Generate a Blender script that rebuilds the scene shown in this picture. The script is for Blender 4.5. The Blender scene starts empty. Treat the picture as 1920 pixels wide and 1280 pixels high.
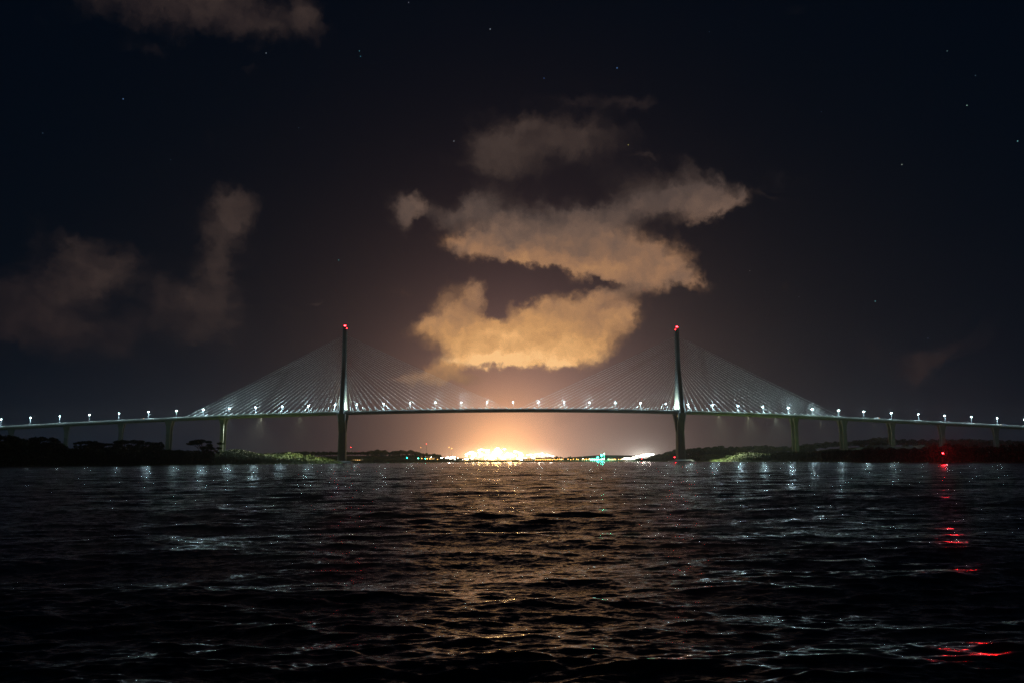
import bpy, math, random
import numpy as np
from mathutils import Matrix, Vector, Euler

# ------------------------------------------------------------------ camera
F = 1540.0                     # focal length in pixels of the 1920 px wide photograph
CAM_H = 3.0
PITCH = math.radians(8.22)
ROLL = math.radians(-0.27)
scene = bpy.context.scene
COL = scene.collection
cam_data = bpy.data.cameras.new("camera")
cam_data.sensor_width = 36.0
cam_data.lens = 36.0 * F / 1920.0
cam_data.clip_start = 0.5
cam_data.clip_end = 60000.0
cam = bpy.data.objects.new("camera", cam_data)
COL.objects.link(cam)
CR = Matrix.Rotation(math.radians(90) + PITCH, 3, 'X') @ Matrix.Rotation(ROLL, 3, 'Z')
cam.matrix_world = Matrix.Translation((0, 0, CAM_H)) @ CR.to_4x4()
scene.camera = cam
CRT = CR.transposed()


def ray(px, py):
    return (CR @ Vector(((px - 960) / F, (640 - py) / F, -1.0))).normalized()


def at(px, py, Y):
    r = ray(px, py)
    t = Y / r.y
    return Vector((r.x * t, Y, CAM_H + r.z * t))


def xat(px, Y, z):
    k = (px - 960) / F
    a = CRT @ Vector((1, 0, 0))
    b = CRT @ Vector((0, Y, z - CAM_H))
    return -(b.x + k * b.z) / (a.x + k * a.z)


def proj(p):
    c = CRT @ (Vector(p) - Vector((0, 0, CAM_H)))
    return 960 + F * c.x / -c.z, 640 - F * c.y / -c.z


# ------------------------------------------------------------------ render settings
scene.view_settings.view_transform = 'Standard'
scene.view_settings.look = 'None'
scene.view_settings.gamma = 1.0
scene.view_settings.exposure = 0.0
scene.view_settings.use_curve_mapping = False
scene.render.engine = 'CYCLES'
cy = scene.cycles
cy.use_denoising = True
try:
    cy.denoising_prefilter = 'NONE'
    cy.denoising_quality = 'HIGH'
except Exception:
    pass
cy.max_bounces = 5
cy.diffuse_bounces = 2
cy.glossy_bounces = 3
cy.volume_bounces = 0
cy.transparent_max_bounces = 8
cy.sample_clamp_indirect = 6.0
cy.sample_clamp_direct = 40.0
cy.use_light_tree = True
cy.caustics_reflective = False
cy.caustics_refractive = False

# ------------------------------------------------------------------ night sky
world = bpy.data.worlds.new("World")
scene.world = world
world.use_nodes = True
try:
    world.cycles.sampling_method = 'NONE'
except Exception:
    pass
WT = world.node_tree
WT.nodes.clear()


def sky_uv(px, py):
    r = ray(px, py)
    return math.atan2(r.x, r.y) * F, math.asin(r.z) * F


class NB:
    """small helper for building node graphs"""
    def __init__(self, tree):
        self.t = tree

    def n(self, typ, **kw):
        o = self.t.nodes.new(typ)
        for k, v in kw.items():
            setattr(o, k, v)
        return o

    def put(self, sock, v):
        if isinstance(v, bpy.types.NodeSocket):
            self.t.links.new(v, sock)
        elif v is not None:
            sock.default_value = v

    def m(self, op, a, b=None, c=None, clamp=False):
        o = self.n('ShaderNodeMath', operation=op, use_clamp=clamp)
        self.put(o.inputs[0], a)
        self.put(o.inputs[1], b)
        self.put(o.inputs[2], c)
        return o.outputs[0]

    def v(self, op, a, b=None):
        o = self.n('ShaderNodeVectorMath', operation=op)
        self.put(o.inputs[0], a)
        self.put(o.inputs[1], b)
        return o.outputs['Value'] if op in ('DOT_PRODUCT', 'LENGTH') else o.outputs[0]

    def scale(self, a, s):
        o = self.n('ShaderNodeVectorMath', operation='SCALE')
        self.put(o.inputs[0], a)
        self.put(o.inputs['Scale'], s)
        return o.outputs[0]

    def smooth(self, x, a, b, lo=0.0, hi=1.0):
        o = self.n('ShaderNodeMapRange', interpolation_type='SMOOTHSTEP')
        self.put(o.inputs[0], x)
        for i, q in enumerate((a, b, lo, hi)):
            o.inputs[i + 1].default_value = q
        return o.outputs[0]

    def noise(self, vec, scale, detail=4, rough=0.55, out='Fac'):
        o = self.n('ShaderNodeTexNoise')
        self.put(o.inputs['Vector'], vec)
        o.inputs['Scale'].default_value = scale
        o.inputs['Detail'].default_value = detail
        o.inputs['Roughness'].default_value = rough
        return o.outputs[out]

    def mix(self, f, a, b):
        o = self.n('ShaderNodeMix', data_type='RGBA')
        self.put(o.inputs[0], f)
        self.put(o.inputs[6], a)
        self.put(o.inputs[7], b)
        return o.outputs[2]


w = NB(WT)
tc = w.n('ShaderNodeTexCoord')
sep = w.n('ShaderNodeSeparateXYZ')
WT.links.new(tc.outputs['Generated'], sep.inputs[0])
az = w.m('MULTIPLY', w.m('ARCTAN2', sep.outputs[0], sep.outputs[1]), F)
elr = w.m('ARCSINE', sep.outputs[2])
el = w.m('MULTIPLY', elr, F)
comb = w.n('ShaderNodeCombineXYZ')
WT.links.new(az, comb.inputs[0])
WT.links.new(el, comb.inputs[1])
P = comb.outputs[0]


def gauss(p, px, py, rx, ry, ang=0.0, k=1.6):
    cx_, cy_ = sky_uv(px, py)
    mp = w.n('ShaderNodeMapping', vector_type='TEXTURE')
    w.put(mp.inputs['Vector'], p)
    mp.inputs['Location'].default_value = (cx_, cy_, 0)
    mp.inputs['Rotation'].default_value = (0, 0, math.radians(ang))
    mp.inputs['Scale'].default_value = (rx, ry, 1)
    return w.m('POWER', math.exp(-k), w.v('DOT_PRODUCT', mp.outputs[0], mp.outputs[0]))


# clear-air glow of the sky and painted halos of the port lamps: (px, py, rx, ry, falloff power, colour)
SKY_BASE = (0.0002, 0.0021, 0.0056)
GLOW = [
    (970, 862, 318, 395, 3.2, (0.155, 0.076, 0.092)),
    (1000, 862, 285, 220, 2.4, (0.220, 0.145, 0.112)),
    (945, 862, 112, 118, 2.1, (1.45, 0.62, 0.17)),
    (925, 856, 64, 17, 2.6, (2.6, 1.9, 1.05)),  # this and the next two: port lamps' blaze painted into the sky
    (1015, 854, 30, 12, 2.4, (.9, .8, .6)),
    (1202, 856, 34, 18, 2.2, (.7, .65, .56)),
    (1170, 862, 110, 60, 1.6, (0.12, 0.095, 0.08)),
    (300, 862, 500, 160, 1.6, (0.004, 0.009, 0.016)),
    (1700, 862, 400, 160, 1.6, (0.004, 0.008, 0.013)),
]
skycol = SKY_BASE
acc = None
for (gx, gy, rx, ry, pw, colr) in GLOW:
    cx_, cy_ = sky_uv(gx, gy)
    mp = w.n('ShaderNodeMapping', vector_type='TEXTURE')
    w.put(mp.inputs['Vector'], P)
    mp.inputs['Location'].default_value = (cx_, cy_, 0)
    mp.inputs['Scale'].default_value = (rx, ry, 1)
    d2 = w.v('DOT_PRODUCT', mp.outputs[0], mp.outputs[0])
    g = w.m('DIVIDE', 1.0, w.m('POWER', w.m('ADD', 1.0, d2), pw))
    o = w.scale(tuple(colr), g)
    acc = o if acc is None else w.v('ADD', acc, o)
sky = w.v('ADD', acc, SKY_BASE)

# clouds: (px, py, rx, ry, angle, weight, brightness)
CL = [
    # low golden cloud
    (985, 642, 125, 36, 0, 1.0, .80), (905, 648, 75, 30, -6, .9, .78), (1055, 625, 95, 44, 6, .9, .60),
    (1120, 590, 60, 50, 0, .9, .34), (862, 588, 50, 52, 20, .9, .38), (1030, 588, 60, 30, 8, .8, .36), (805, 606, 36, 26, 10, .8, .44),
    (893, 545, 18, 26, 0, .7, .34), (1000, 600, 70, 30, 10, .8, .56), (1172, 592, 20, 34, 0, .55, .38),
    (924, 578, 12, 16, -20, -.75, .4), (905, 612, 40, 22, 0, .5, .5), (945, 573, 24, 12, 0, .38, .3), (960, 673, 115, 14, 0, 1.1, 1.25),
    (1080, 655, 50, 24, 0, .5, .72), (1135, 553, 34, 14, 0, .4, .30), (1130, 532, 60, 7, 4, -.5, .3),
    (826, 702, 38, 18, 0, 1.35, .40), (775, 714, 44, 12, 0, .85, .27), (846, 687, 16, 9, 0, .7, .4), (870, 712, 46, 10, 0, .6, .28),
    # middle bank
    (866, 455, 46, 20, -8, .8, .36), (950, 450, 100, 34, 4, .9, .25), (1070, 454, 130, 40, 2, .95, .24),
    (1180, 478, 110, 40, -8, .95, .30), (1256, 506, 68, 26, -28, .85, .33), (1180, 528, 70, 20, -4, .6, .25),
    (1010, 486, 110, 15, -6, .9, .46), (1110, 502, 100, 15, -8, .8, .42), (1300, 532, 40, 10, -10, .45, .24),
    
    (1240, 372, 110, 32, 8, .75, .14), (1335, 372, 54, 26, 0, .8, .18), (1312, 330, 44, 24, -35, .6, .085),
    (1130, 405, 130, 26, 8, .55, .12), (1000, 405, 110, 30, 0, .5, .09), (893, 392, 46, 30, 10, .72, .13),
    (840, 408, 40, 18, 0, .6, .135), (1345, 394, 60, 12, 12, .55, .22), (1390, 366, 10, 20, 0, .5, .12),
    (772, 398, 38, 29, 15, 1.25, .16), (785, 412, 17, 14, 0, -.75, .16),
    # high dark layer
    (1040, 300, 220, 80, 0, .36, .022), (1005, 262, 130, 40, 4, .74, .070), (940, 288, 56, 34, 12, .70, .09),
    (1068, 268, 80, 30, -20, .48, .06), (960, 320, 90, 16, -8, .42, .055), (1100, 190, 110, 13, -2, .44, .035),
    (1185, 193, 44, 12, 0, .5, .045), (1215, 287, 22, 6, 0, .5, .05), (990, 256, 34, 9, -6, -.4, .06), (1180, 330, 80, 30, 0, .35, .03),
    # left clouds
    (190, 498, 68, 48, -10, .70, .051), (125, 545, 80, 52, 20, .60, .042), (438, 392, 48, 46, 50, .74, .066),
    (418, 470, 44, 66, -12, .68, .056), (398, 560, 48, 70, -8, .62, .050), (322, 560, 42, 40, 0, .5, .040),
    (260, 625, 200, 56, 0, .44, .030), (90, 620, 120, 60, 0, .42, .027), (597, 566, 13, 7, 0, .62, .10),
    (170, 585, 44, 22, 0, -.3, .03), (0, 560, 60, 90, 0, .38, .02),
    # top left
    (440, 14, 150, 46, -8, .72, .046), (574, 24, 34, 32, -30, .72, .050), (290, 16, 190, 40, 0, .62, .036),
    (238, 88, 40, 18, 0, .4, .022), (292, 102, 24, 12, 0, .4, .024), (466, 122, 20, 7, 10, .4, .022),
    # right haze clouds
    (1728, 688, 50, 34, -10, .70, .032), (1625, 655, 36, 40, 0, .55, .026), (1780, 662, 60, 16, 18, .60, .026), (1500, 22, 60, 14, 0, .38, .012),
]
warp = w.noise(w.scale(P, 1 / 92.0), 1.0, 3, 0.5, 'Color')
warp2 = w.noise(w.scale(w.v('ADD', P, (531.0, 77.0, 0)), 1 / 26.0), 1.0, 4, 0.6, 'Color')
PW = w.v('ADD', P, w.scale(w.v('SUBTRACT', warp, (.5, .5, .5)), 36.0))
PW = w.v('ADD', PW, w.scale(w.v('SUBTRACT', warp2, (.5, .5, .5)), 40.0))
warp3 = w.noise(w.scale(P, 1 / 8.0), 1.0, 3, 0.6, 'Color')
PW = w.v('ADD', PW, w.scale(w.v('SUBTRACT', warp3, (.5, .5, .5)), 11.0))
flat = w.n('ShaderNodeVectorMath', operation='MULTIPLY')
w.put(flat.inputs[0], PW)
flat.inputs[1].default_value = (1, 1, 0)
PW = flat.outputs[0]
D = 0.0
B = 0.0
S = 1e-4
for (bx, by, rx, ry, an, wt, br) in CL:
    g = gauss(PW, bx, by, rx * 1.22, ry * 1.2, an)
    D = w.m('MULTIPLY_ADD', g, wt, D)
    if wt > 0:
        S = w.m('MULTIPLY_ADD', g, wt, S)
        B = w.m('MULTIPLY_ADD', g, wt * br, B)
bright = w.m('DIVIDE', B, S)
n_a = w.noise(w.scale(PW, 1 / 48.0), 1.0, 6, 0.56)
n_b = w.noise(w.scale(w.v('ADD', PW, (9.0, -17.0, 0)), 1 / 48.0), 1.0, 3, 0.5)
den = w.m('MULTIPLY_ADD', w.m('SUBTRACT', n_a, 0.5), 0.60, D)
gap = w.noise(w.scale(w.v('ADD', PW, (900.0, 300.0, 0)), 1 / 120.0), 1.0, 3, 0.5)
alpha = w.smooth(w.m('MULTIPLY_ADD', w.m('SUBTRACT', gap, 0.5), 1.05, den), 0.16, 1.12)
relief = w.m('MULTIPLY_ADD', w.m('SUBTRACT', n_a, n_b), 0.55, 1.0)
tex = w.m('MULTIPLY_ADD', w.m('SUBTRACT', n_a, 0.5), 0.55, relief)
bright = w.m('MULTIPLY', bright, tex, None, True)
ramp = w.n('ShaderNodeValToRGB')
cr = ramp.color_ramp
stops = [(0.0, (.003, .004, .007)), (.03, (.018, .013, .0150)), (.06, (.044, .030, .027)), (.12, (.080, .056, .049)),
         (.22, (.166, .104, .077)), (.35, (.32, .170, .094)), (.6, (.62, .315, .125)), (.85, (.90, .48, .19)), (1.0, (1.05, .60, .26))]
cr.elements[0].position = 0.0
cr.elements[0].color = (*stops[0][1], 1)
cr.elements[1].position = 1.0
cr.elements[1].color = (*stops[-1][1], 1)
for s_, c_ in stops[1:-1]:
    e = cr.elements.new(s_)
    e.color = (*c_, 1)
w.put(ramp.inputs[0], bright)
skyc = w.mix(alpha, sky, ramp.outputs[0])

# stars
STARS = [(919, 55, .5, .6, .7), (674, 96, .15, .5, .6), (676, 106, .1, .4, .5), (1020, 147, .12, .3, .8), (231, 186, .15, .3, .6),
         (635, 488, .1, .6, .6), (1641, 565, .25, .8, .8), (1691, 309, .5, .6, .5), (1813, 198, .3, .5, .4), (1178, 272, .6, .55, .15),
         (1908, 265, .2, .5, .5), (1157, 128, .15, .35, .8), (851, 265, .3, .35, .4), (499, 100, .25, .3, .35), (1406, 508, .25, .25, .22),
         (1740, 634, .2, .2, .3), (1498, 557, .15, .15, .18), (1776, 96, .12, .2, .2), (1829, 142, .1, .15, .2), (766, 5, .3, .3, .4),
         (1330, 60, .08, .12, .16), (1540, 210, .08, .12, .18), (560, 240, .1, .14, .2), (320, 300, .07, .1, .16), (80, 250, .06, .1, .16)]
star_acc = None
for (sx_, sy_, *c3) in STARS:
    r = ray(sx_, sy_)
    d = w.v('DISTANCE', tc.outputs['Generated'], tuple(r)) if False else w.v('LENGTH', w.v('SUBTRACT', tc.outputs['Generated'], tuple(r)))
    g = w.m('LESS_THAN', d, 0.00048)
    o = w.scale(tuple(q * 1.0 for q in c3), g)
    star_acc = o if star_acc is None else w.v('ADD', star_acc, o)
skyc = w.v('ADD', skyc, star_acc)
bg = w.n('ShaderNodeBackground')
w.put(bg.inputs['Color'], skyc)
bg.inputs['Strength'].default_value = 1.0
wo = w.n('ShaderNodeOutputWorld')
WT.links.new(bg.outputs[0], wo.inputs['Surface'])


# ------------------------------------------------------------------ helpers
def mat(name, col, rough=0.8, var=0.25, scale=0.4, metallic=0.0, bump=0.0, col2=None):
    m = bpy.data.materials.new(name)
    m.use_nodes = True
    t = NB(m.node_tree)
    bs = m.node_tree.nodes['Principled BSDF']
    c = t.n('ShaderNodeTexCoord')
    f = t.noise(c.outputs['Object'], scale, 5, 0.6)
    f = t.smooth(f, 0.3, 0.7)
    c2 = col2 or tuple(q * (1 - var * 1.6) for q in col)
    t.put(bs.inputs['Base Color'], t.mix(f, (*c2, 1), (*col, 1)))
    bs.inputs['Roughness'].default_value = rough
    bs.inputs['Metallic'].default_value = metallic
    if bump:
        bn = t.n('ShaderNodeBump')
        bn.inputs['Strength'].default_value = bump
        t.put(bn.inputs['Height'], f)
        t.put(bs.inputs['Normal'], bn.outputs[0])
    return m


def emat(name, col, strength):
    m = bpy.data.materials.new(name)
    m.use_nodes = True
    bs = m.node_tree.nodes['Principled BSDF']
    bs.inputs['Base Color'].default_value = (.6, .6, .6, 1)
    bs.inputs['Emission Color'].default_value = (*col, 1)
    bs.inputs['Emission Strength'].default_value = strength
    m.cycles.emission_sampling = 'NONE'
    return m


M = {
    'concrete': mat('concrete', (.155, .16, .165), .85, .16, .12),
    'pylon': mat('pylon_concrete', (.10, .108, .112), .85, .14, .08),
    'parapet': mat('painted_parapet', (.78, .79, .78), .7, .15, .3),
    'polepaint': mat('lamp_post_paint', (.16, .17, .18), .6, .1, 1.0),
    'asphalt': mat('asphalt', (.05, .05, .052), .9),
    'cable': mat('cable_sheath', (.78, .78, .76), .45, .05, .2),
    'steel': mat('galvanised_steel', (.45, .46, .47), .5, .15, 1.0, .6),
    'bark': mat('bark', (.09, .07, .05), .95, .3, 2.0),
    'leafA': mat('foliage_dark', (.040, .075, .022), .75, .35, .35),
    'leafB': mat('foliage_mid', (.070, .115, .028), .7, .35, .35),
    'leafC': mat('foliage_olive', (.12, .16, .035), .7, .35, .35),
    'grass': mat('bank_grass', (.11, .165, .028), .9, .3, .05, col2=(.045, .075, .016)),
    'buoy_red': mat('red_paint', (.14, .012, .01), .5, .2, 1.0),
    'wall': mat('port_wall', (.50, .46, .38), .85, .15, .2),
    'roof': mat('port_roof', (.22, .20, .18), .8, .2, .2),
    'carpaint': mat('white_car_paint', (.7, .7, .7), .3, .05, .5),
    'cardark': mat('dark_car_paint', (.05, .06, .09), .3, .05, .5),
    'rubber': mat('rubber', (.02, .02, .02), .9),
    'glass': mat('car_glass', (.02, .025, .03), .08, .05),
    'lampwhite': emat('lamp_glow_white', (.66, .94, 1.0), 60),
    'lampgold': emat('lamp_glow_gold', (1.0, .66, .24), 24),
    'lampcity': emat('lamp_glow_daylight', (1.0, .93, .80), 9),
    'lampcool': emat('lamp_glow_cool', (.80, 1.0, .95), 20),
    'lampgreen': emat('lamp_glow_green', (.02, 1.0, .62), 26),
    'lampred': emat('lamp_glow_red', (1.0, .015, .02), 45),
    'lampredS': emat('lamp_glow_red_small', (1.0, .05, .04), 5),
    'lampamber': emat('lamp_glow_amber', (1.0, .42, .07), 9),
    'window': emat('lit_window', (1.0, .55, .16), 1.6),
}


class MB:
    def __init__(self):
        self.v = []
        self.f = []

    def add(self, vs, fs):
        b = len(self.v)
        self.v += [tuple(q) for q in vs]
        self.f += [tuple(i + b for i in f) for f in fs]

    def box(self, x0, x1, y0, y1, z0, z1, mtx=None):
        vs = [Vector(q) for q in ((x0, y0, z0), (x1, y0, z0), (x1, y1, z0), (x0, y1, z0), (x0, y0, z1), (x1, y0, z1), (x1, y1, z1), (x0, y1, z1))]
        if mtx is not None:
            vs = [mtx @ q for q in vs]
        self.add(vs, [(0, 3, 2, 1), (4, 5, 6, 7), (0, 1, 5, 4), (1, 2, 6, 5), (2, 3, 7, 6), (3, 0, 4, 7)])

    def tube(self, pts, rads, n=8, cap=True):
        pts = [Vector(p) for p in pts]
        rings = []
        for i, p in enumerate(pts):
            d = (pts[min(i + 1, len(pts) - 1)] - pts[max(i - 1, 0)]).normalized()
            u = d.cross(Vector((0, 0, 1)))
            if u.length < 1e-3:
                u = Vector((1, 0, 0))
            u.normalize()
            q = d.cross(u)
            rings.append([p + (u * math.cos(2 * math.pi * k / n) + q * math.sin(2 * math.pi * k / n)) * rads[i] for k in range(n)])
        vs = [q for r in rings for q in r]
        fs = []
        for i in range(len(pts) - 1):
            for k in range(n):
                a, b = i * n + k, i * n + (k + 1) % n
                fs.append((a, b, b + n, a + n))
        if cap:
            fs.append(tuple(range(n))[::-1])
            fs.append(tuple((len(pts) - 1) * n + k for k in range(n)))
        self.add(vs, fs)

    def loft(self, secs, cap=True):
        """secs: lists of points with equal count"""
        n = len(secs[0])
        vs = [q for s in secs for q in s]
        fs = []
        for i in range(len(secs) - 1):
            for k in range(n):
                a, b = i * n + k, i * n + (k + 1) % n
                fs.append((a, b, b + n, a + n))
        if cap:
            fs.append(tuple(range(n))[::-1])
            fs.append(tuple((len(secs) - 1) * n + k for k in range(n)))
        self.add(vs, fs)

    def ball(self, c, r, nu=10, nv=6, sz=1.0):
        vs = []
        fs = []
        for j in range(nv + 1):
            th = math.pi * j / nv
            for k in range(nu):
                ph = 2 * math.pi * k / nu
                vs.append((c[0] + r * math.sin(th) * math.cos(ph), c[1] + r * math.sin(th) * math.sin(ph), c[2] + r * sz * math.cos(th)))
        for j in range(nv):
            for k in range(nu):
                a, b = j * nu + k, j * nu + (k + 1) % nu
                fs.append((a, a + nu, b + nu, b))
        self.add(vs, fs)

    def mesh(self, name, m, smooth=False):
        me = bpy.data.meshes.new(name)
        me.from_pydata(self.v, [], self.f)
        me.materials.append(m)
        if smooth:
            me.polygons.foreach_set('use_smooth', [True] * len(me.polygons))
        me.update()
        return me

    def build(self, name, m, parent=None, smooth=False):
        return link(name, self.mesh(name, m, smooth), parent)


def link(name, data, parent=None):
    o = bpy.data.objects.new(name, data)
    COL.objects.link(o)
    if parent is not None:
        o.parent = parent
    return o


def np_mesh(name, verts, faces, m, smooth=True):
    """verts (N,3) array, faces (M,4) array"""
    me = bpy.data.meshes.new(name)
    me.vertices.add(len(verts))
    me.vertices.foreach_set('co', np.asarray(verts, dtype=np.float32).ravel())
    nf, k = faces.shape
    me.loops.add(nf * k)
    me.loops.foreach_set('vertex_index', faces.astype(np.int32).ravel())
    me.polygons.add(nf)
    me.polygons.foreach_set('loop_start', np.arange(0, nf * k, k, dtype=np.int32))
    me.polygons.foreach_set('loop_total', np.full(nf, k, dtype=np.int32))
    me.polygons.foreach_set('use_smooth', np.full(nf, smooth, dtype=bool))
    me.update(calc_edges=True)
    me.materials.append(m)
    return me


def tag(o, label=None, cat=None, group=None, kind=None):
    if label:
        o['label'] = label
    if cat:
        o['category'] = cat
    if group:
        o['group'] = group
    if kind:
        o['kind'] = kind
    return o


def empty(name, loc=(0, 0, 0), rz=0.0):
    o = bpy.data.objects.new(name, None)
    COL.objects.link(o)
    o.location = loc
    o.rotation_euler.z = rz
    return o


def copy_tree(o, parent=None):
    c = o.copy()
    COL.objects.link(c)
    c.parent = parent
    for ch in list(o.children):
        copy_tree(ch, c)
    return c


def light(name, kind, col, power, radius, parent, loc, aim=None, angle=None, blend=0.6):
    ld = bpy.data.lights.new(name, kind)
    ld.color = col
    ld.energy = power
    ld.shadow_soft_size = radius
    if kind == 'SPOT':
        ld.spot_size = math.radians(angle)
        ld.spot_blend = blend
    o = bpy.data.objects.new(name, ld)
    COL.objects.link(o)
    o.parent = parent
    o.location = loc
    if aim is not None:
        o.rotation_euler = Vector(aim).to_track_quat('-Z', 'Y').to_euler()
    return o


rnd = random.Random(11)
rng = np.random.default_rng(5)

# ------------------------------------------------------------------ terrain
SH = np.array([(-900, 480), (-300, 600), (0, 690), (300, 840), (480, 960), (560, 1150), (645, 1275), (700, 1370), (830, 1700), (860, 1760),
               (1180, 1760), (1215, 1640), (1300, 1420), (1400, 1160), (1500, 920), (1600, 740), (1750, 640), (1920, 570), (2300, 500), (2900, 460)], float)


def shore(px):
    return np.interp(px, SH[:, 0], SH[:, 1])


def vnoise(x, y, seed=0):
    v = 0
    r_ = np.random.default_rng(seed)
    for i in range(10):
        a = r_.uniform(0, 6.28)
        k = 2 * math.pi / (8 * 1.55 ** i)
        v = v + (1.35 ** i) * 0.09 * np.sin(k * (x * math.cos(a) + y * math.sin(a)) + r_.uniform(0, 6.28))
    return v


# hills: (px, sigma px, depth, sigma depth, height)
HILLS = [(440, 50, 1200, 70, 15), (520, 60, 1270, 60, 10), (600, 60, 1330, 60, 6), (300, 200, 1100, 150, 5), (100, 260, 900, 150, 7),
         (700, 110, 1800, 140, 16), (600, 100, 1850, 140, 13), (770, 45, 1850, 90, 13), (300, 300, 2000, 200, 14),
         (1310, 60, 1640, 100, 13), (1400, 90, 1640, 120, 16), (1480, 90, 1640, 120, 14), (1270, 30, 1560, 50, 8),
         (1560, 110, 1900, 160, 34), (1700, 120, 1900, 160, 36), (1850, 150, 1900, 160, 20),
         (1480, 50, 1130, 80, 9), (1560, 50, 1050, 80, 11), (1400, 60, 1260, 60, 10), (1330, 50, 1440, 40, 9), (1640, 60, 1150, 80, 18), (1740, 60, 1150, 80, 16), (1850, 80, 1150, 80, 12),
         (1130, 90, 3600, 300, 40), (1230, 60, 3300, 300, 34), (1020, 60, 4200, 300, 24), (840, 60, 4200, 300, 30)]


def ground_z(px, d, x=None):
    s = d - shore(px)
    if x is None:
        x = (px - 960) / F * d
    rise = np.clip((s + 4) / 14.0, 0, 1)
    h = -1.2 + 3.0 * rise * rise * (3 - 2 * rise)
    hill = 0
    for (hx, sx, hd, sd, hh) in HILLS:
        hill = hill + hh * np.exp(-((px - hx) / sx) ** 2 - ((d - hd) / sd) ** 2)
    back = np.clip((s - 10) / 60.0, 0, 1)
    return h + hill * np.where(np.asarray(d) > 1500, .55, 1.0) * back + back * 0.35 * vnoise(x, d, 3)


pxs = np.concatenate([np.linspace(-900, -60, 60), np.linspace(-50, 1970, 700), np.linspace(1980, 2900, 60)])
ss = np.concatenate([np.linspace(-6, 14, 11), np.linspace(18, 700, 120), np.geomspace(715, 5800, 70)])
PX, SS = np.meshgrid(pxs, ss)
DD = np.minimum(shore(PX) + SS, 6900)
ZZ = ground_z(PX, DD)
ZZ = ZZ + np.where(SS > 14, 0.5 * rng.normal(size=ZZ.shape) * np.clip(1 - SS / 900, 0, 1), 0)
XX = (PX - 960) / F * DD * 0.99
verts = np.stack([XX, DD, ZZ], -1).reshape(-1, 3)
nr, nc = PX.shape
ii = np.arange(nr * nc).reshape(nr, nc)
faces = np.stack([ii[:-1, :-1], ii[:-1, 1:], ii[1:, 1:], ii[1:, :-1]], -1).reshape(-1, 4)
o = link('river_bank', np_mesh('river_bank', verts, faces, M['grass']))
tag(o, kind='structure')


def px_of(x, d):
    return x * F / (d * 0.99) + 960


def gz(x, d):
    return float(ground_z(np.array(px_of(x, d)), np.array(float(d)), np.array(x)))


# ------------------------------------------------------------------ water
th = np.linspace(math.radians(-44), math.radians(44), 1150)
rows = [2.0]
while rows[-1] < 420:
    d_ = rows[-1]
    rows.append(d_ + max(0.035, 0.0046 * d_))
while rows[-1] < 6900:
    rows.append(rows[-1] * 1.015)
rows = np.array(rows)
TH, RR = np.meshgrid(th, rows)
X0 = np.tan(TH) * (RR + 6.0)
Y0 = RR.copy()
cell = np.maximum(0.0046 * RR, (RR + 6.0) * (th[1] - th[0]) * 1.2)
Zw = np.zeros_like(X0)
DX = np.zeros_like(X0)
DY = np.zeros_like(X0)
wr = np.random.default_rng(21)
comps = []
for lam, amp, an in ((17.0, .07, -8), (12.0, .055, 12), (8.5, .040, -20), (6.6, .032, 5), (5.3, .024, 28), (4.4, .020, -14), (7.4, .03, -2), (9.7, .04, 3)):
    comps.append((lam, amp, math.radians(an), wr.uniform(0, 6.28)))
for i in range(84):
    lam = 3.8 * (0.13 / 3.8) ** (i / 83.0) * wr.uniform(.92, 1.08)
    comps.append((lam, lam / (2 * math.pi) * (0.021 if lam > 1.6 else 0.033 if lam > .6 else .050 if lam > .25 else .050), math.radians(wr.normal(4, 20 if lam > 1 else 22)), wr.uniform(0, 6.28)))
# slow patches where the chop is stronger or weaker (gusts)
gust = 1.0 + 0.35 * np.sin(X0 * .11 + 1.0 + 1.5 * np.sin(Y0 * .05)) * np.sin(Y0 * .17 + .6 + 1.2 * np.sin(X0 * .07))
for lam, amp, an, ph in comps:
    k = 2 * math.pi / lam
    fade = np.clip((lam / cell - 2.2) / 2.0, 0, 1)
    if lam > 4:
        g_ = 1.0
    else:
        g_ = gust
    lim = int(np.searchsorted(rows, rows[-1])) if lam / 2.2 > cell.max() else int(np.argmax(fade[:, 0] <= 0)) or len(rows)
    sl = slice(0, lim)
    kx, ky = math.sin(an), -math.cos(an)
    ph_ = k * (kx * X0[sl] + ky * Y0[sl]) + ph
    a_ = amp * fade[sl] * (g_ if np.isscalar(g_) else g_[sl])
    Zw[sl] += a_ * np.cos(ph_)
    sn = np.sin(ph_)
    DX[sl] -= .85 * a_ * kx * sn
    DY[sl] -= .85 * a_ * ky * sn
verts = np.stack([X0 + DX, Y0 + DY, Zw], -1).reshape(-1, 3)
nr, nc = X0.shape
ii = np.arange(nr * nc).reshape(nr, nc)
faces = np.stack([ii[:-1, :-1], ii[:-1, 1:], ii[1:, 1:], ii[1:, :-1]], -1).reshape(-1, 4)
# the open water to either side and behind, beyond the finely modelled sector
nv = len(verts)
yl = np.concatenate([[-58.0], rows])
for col_, sx_ in ((0, -1), (nc - 1, 1)):
    inner = np.concatenate([[-58.0 * 0 + verts[col_, 0]], verts[np.arange(nr) * nc + col_, 0]])
    xo = sx_ * np.maximum(6750.0, np.abs(inner) + 1)
    zi = np.concatenate([[0.0], verts[np.arange(nr) * nc + col_, 2]])
    yi = np.concatenate([[-58.0], verts[np.arange(nr) * nc + col_, 1]])
    pi = np.stack([inner, yi, zi], 1)
    pm = np.stack([inner + sx_ * 60, yi, zi * 0], 1)
    po = np.stack([xo, yi, zi * 0], 1)
    base = len(verts)
    n1 = nr + 1
    verts = np.concatenate([verts, pi, pm, po])
    k_ = np.arange(n1 - 1)
    for a_, b_ in ((0, n1), (n1, 2 * n1)):
        q = np.stack([base + a_ + k_, base + b_ + k_, base + b_ + k_ + 1, base + a_ + k_ + 1], 1)
        faces = np.concatenate([faces, q if sx_ > 0 else q[:, ::-1]])
base = len(verts)
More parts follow.
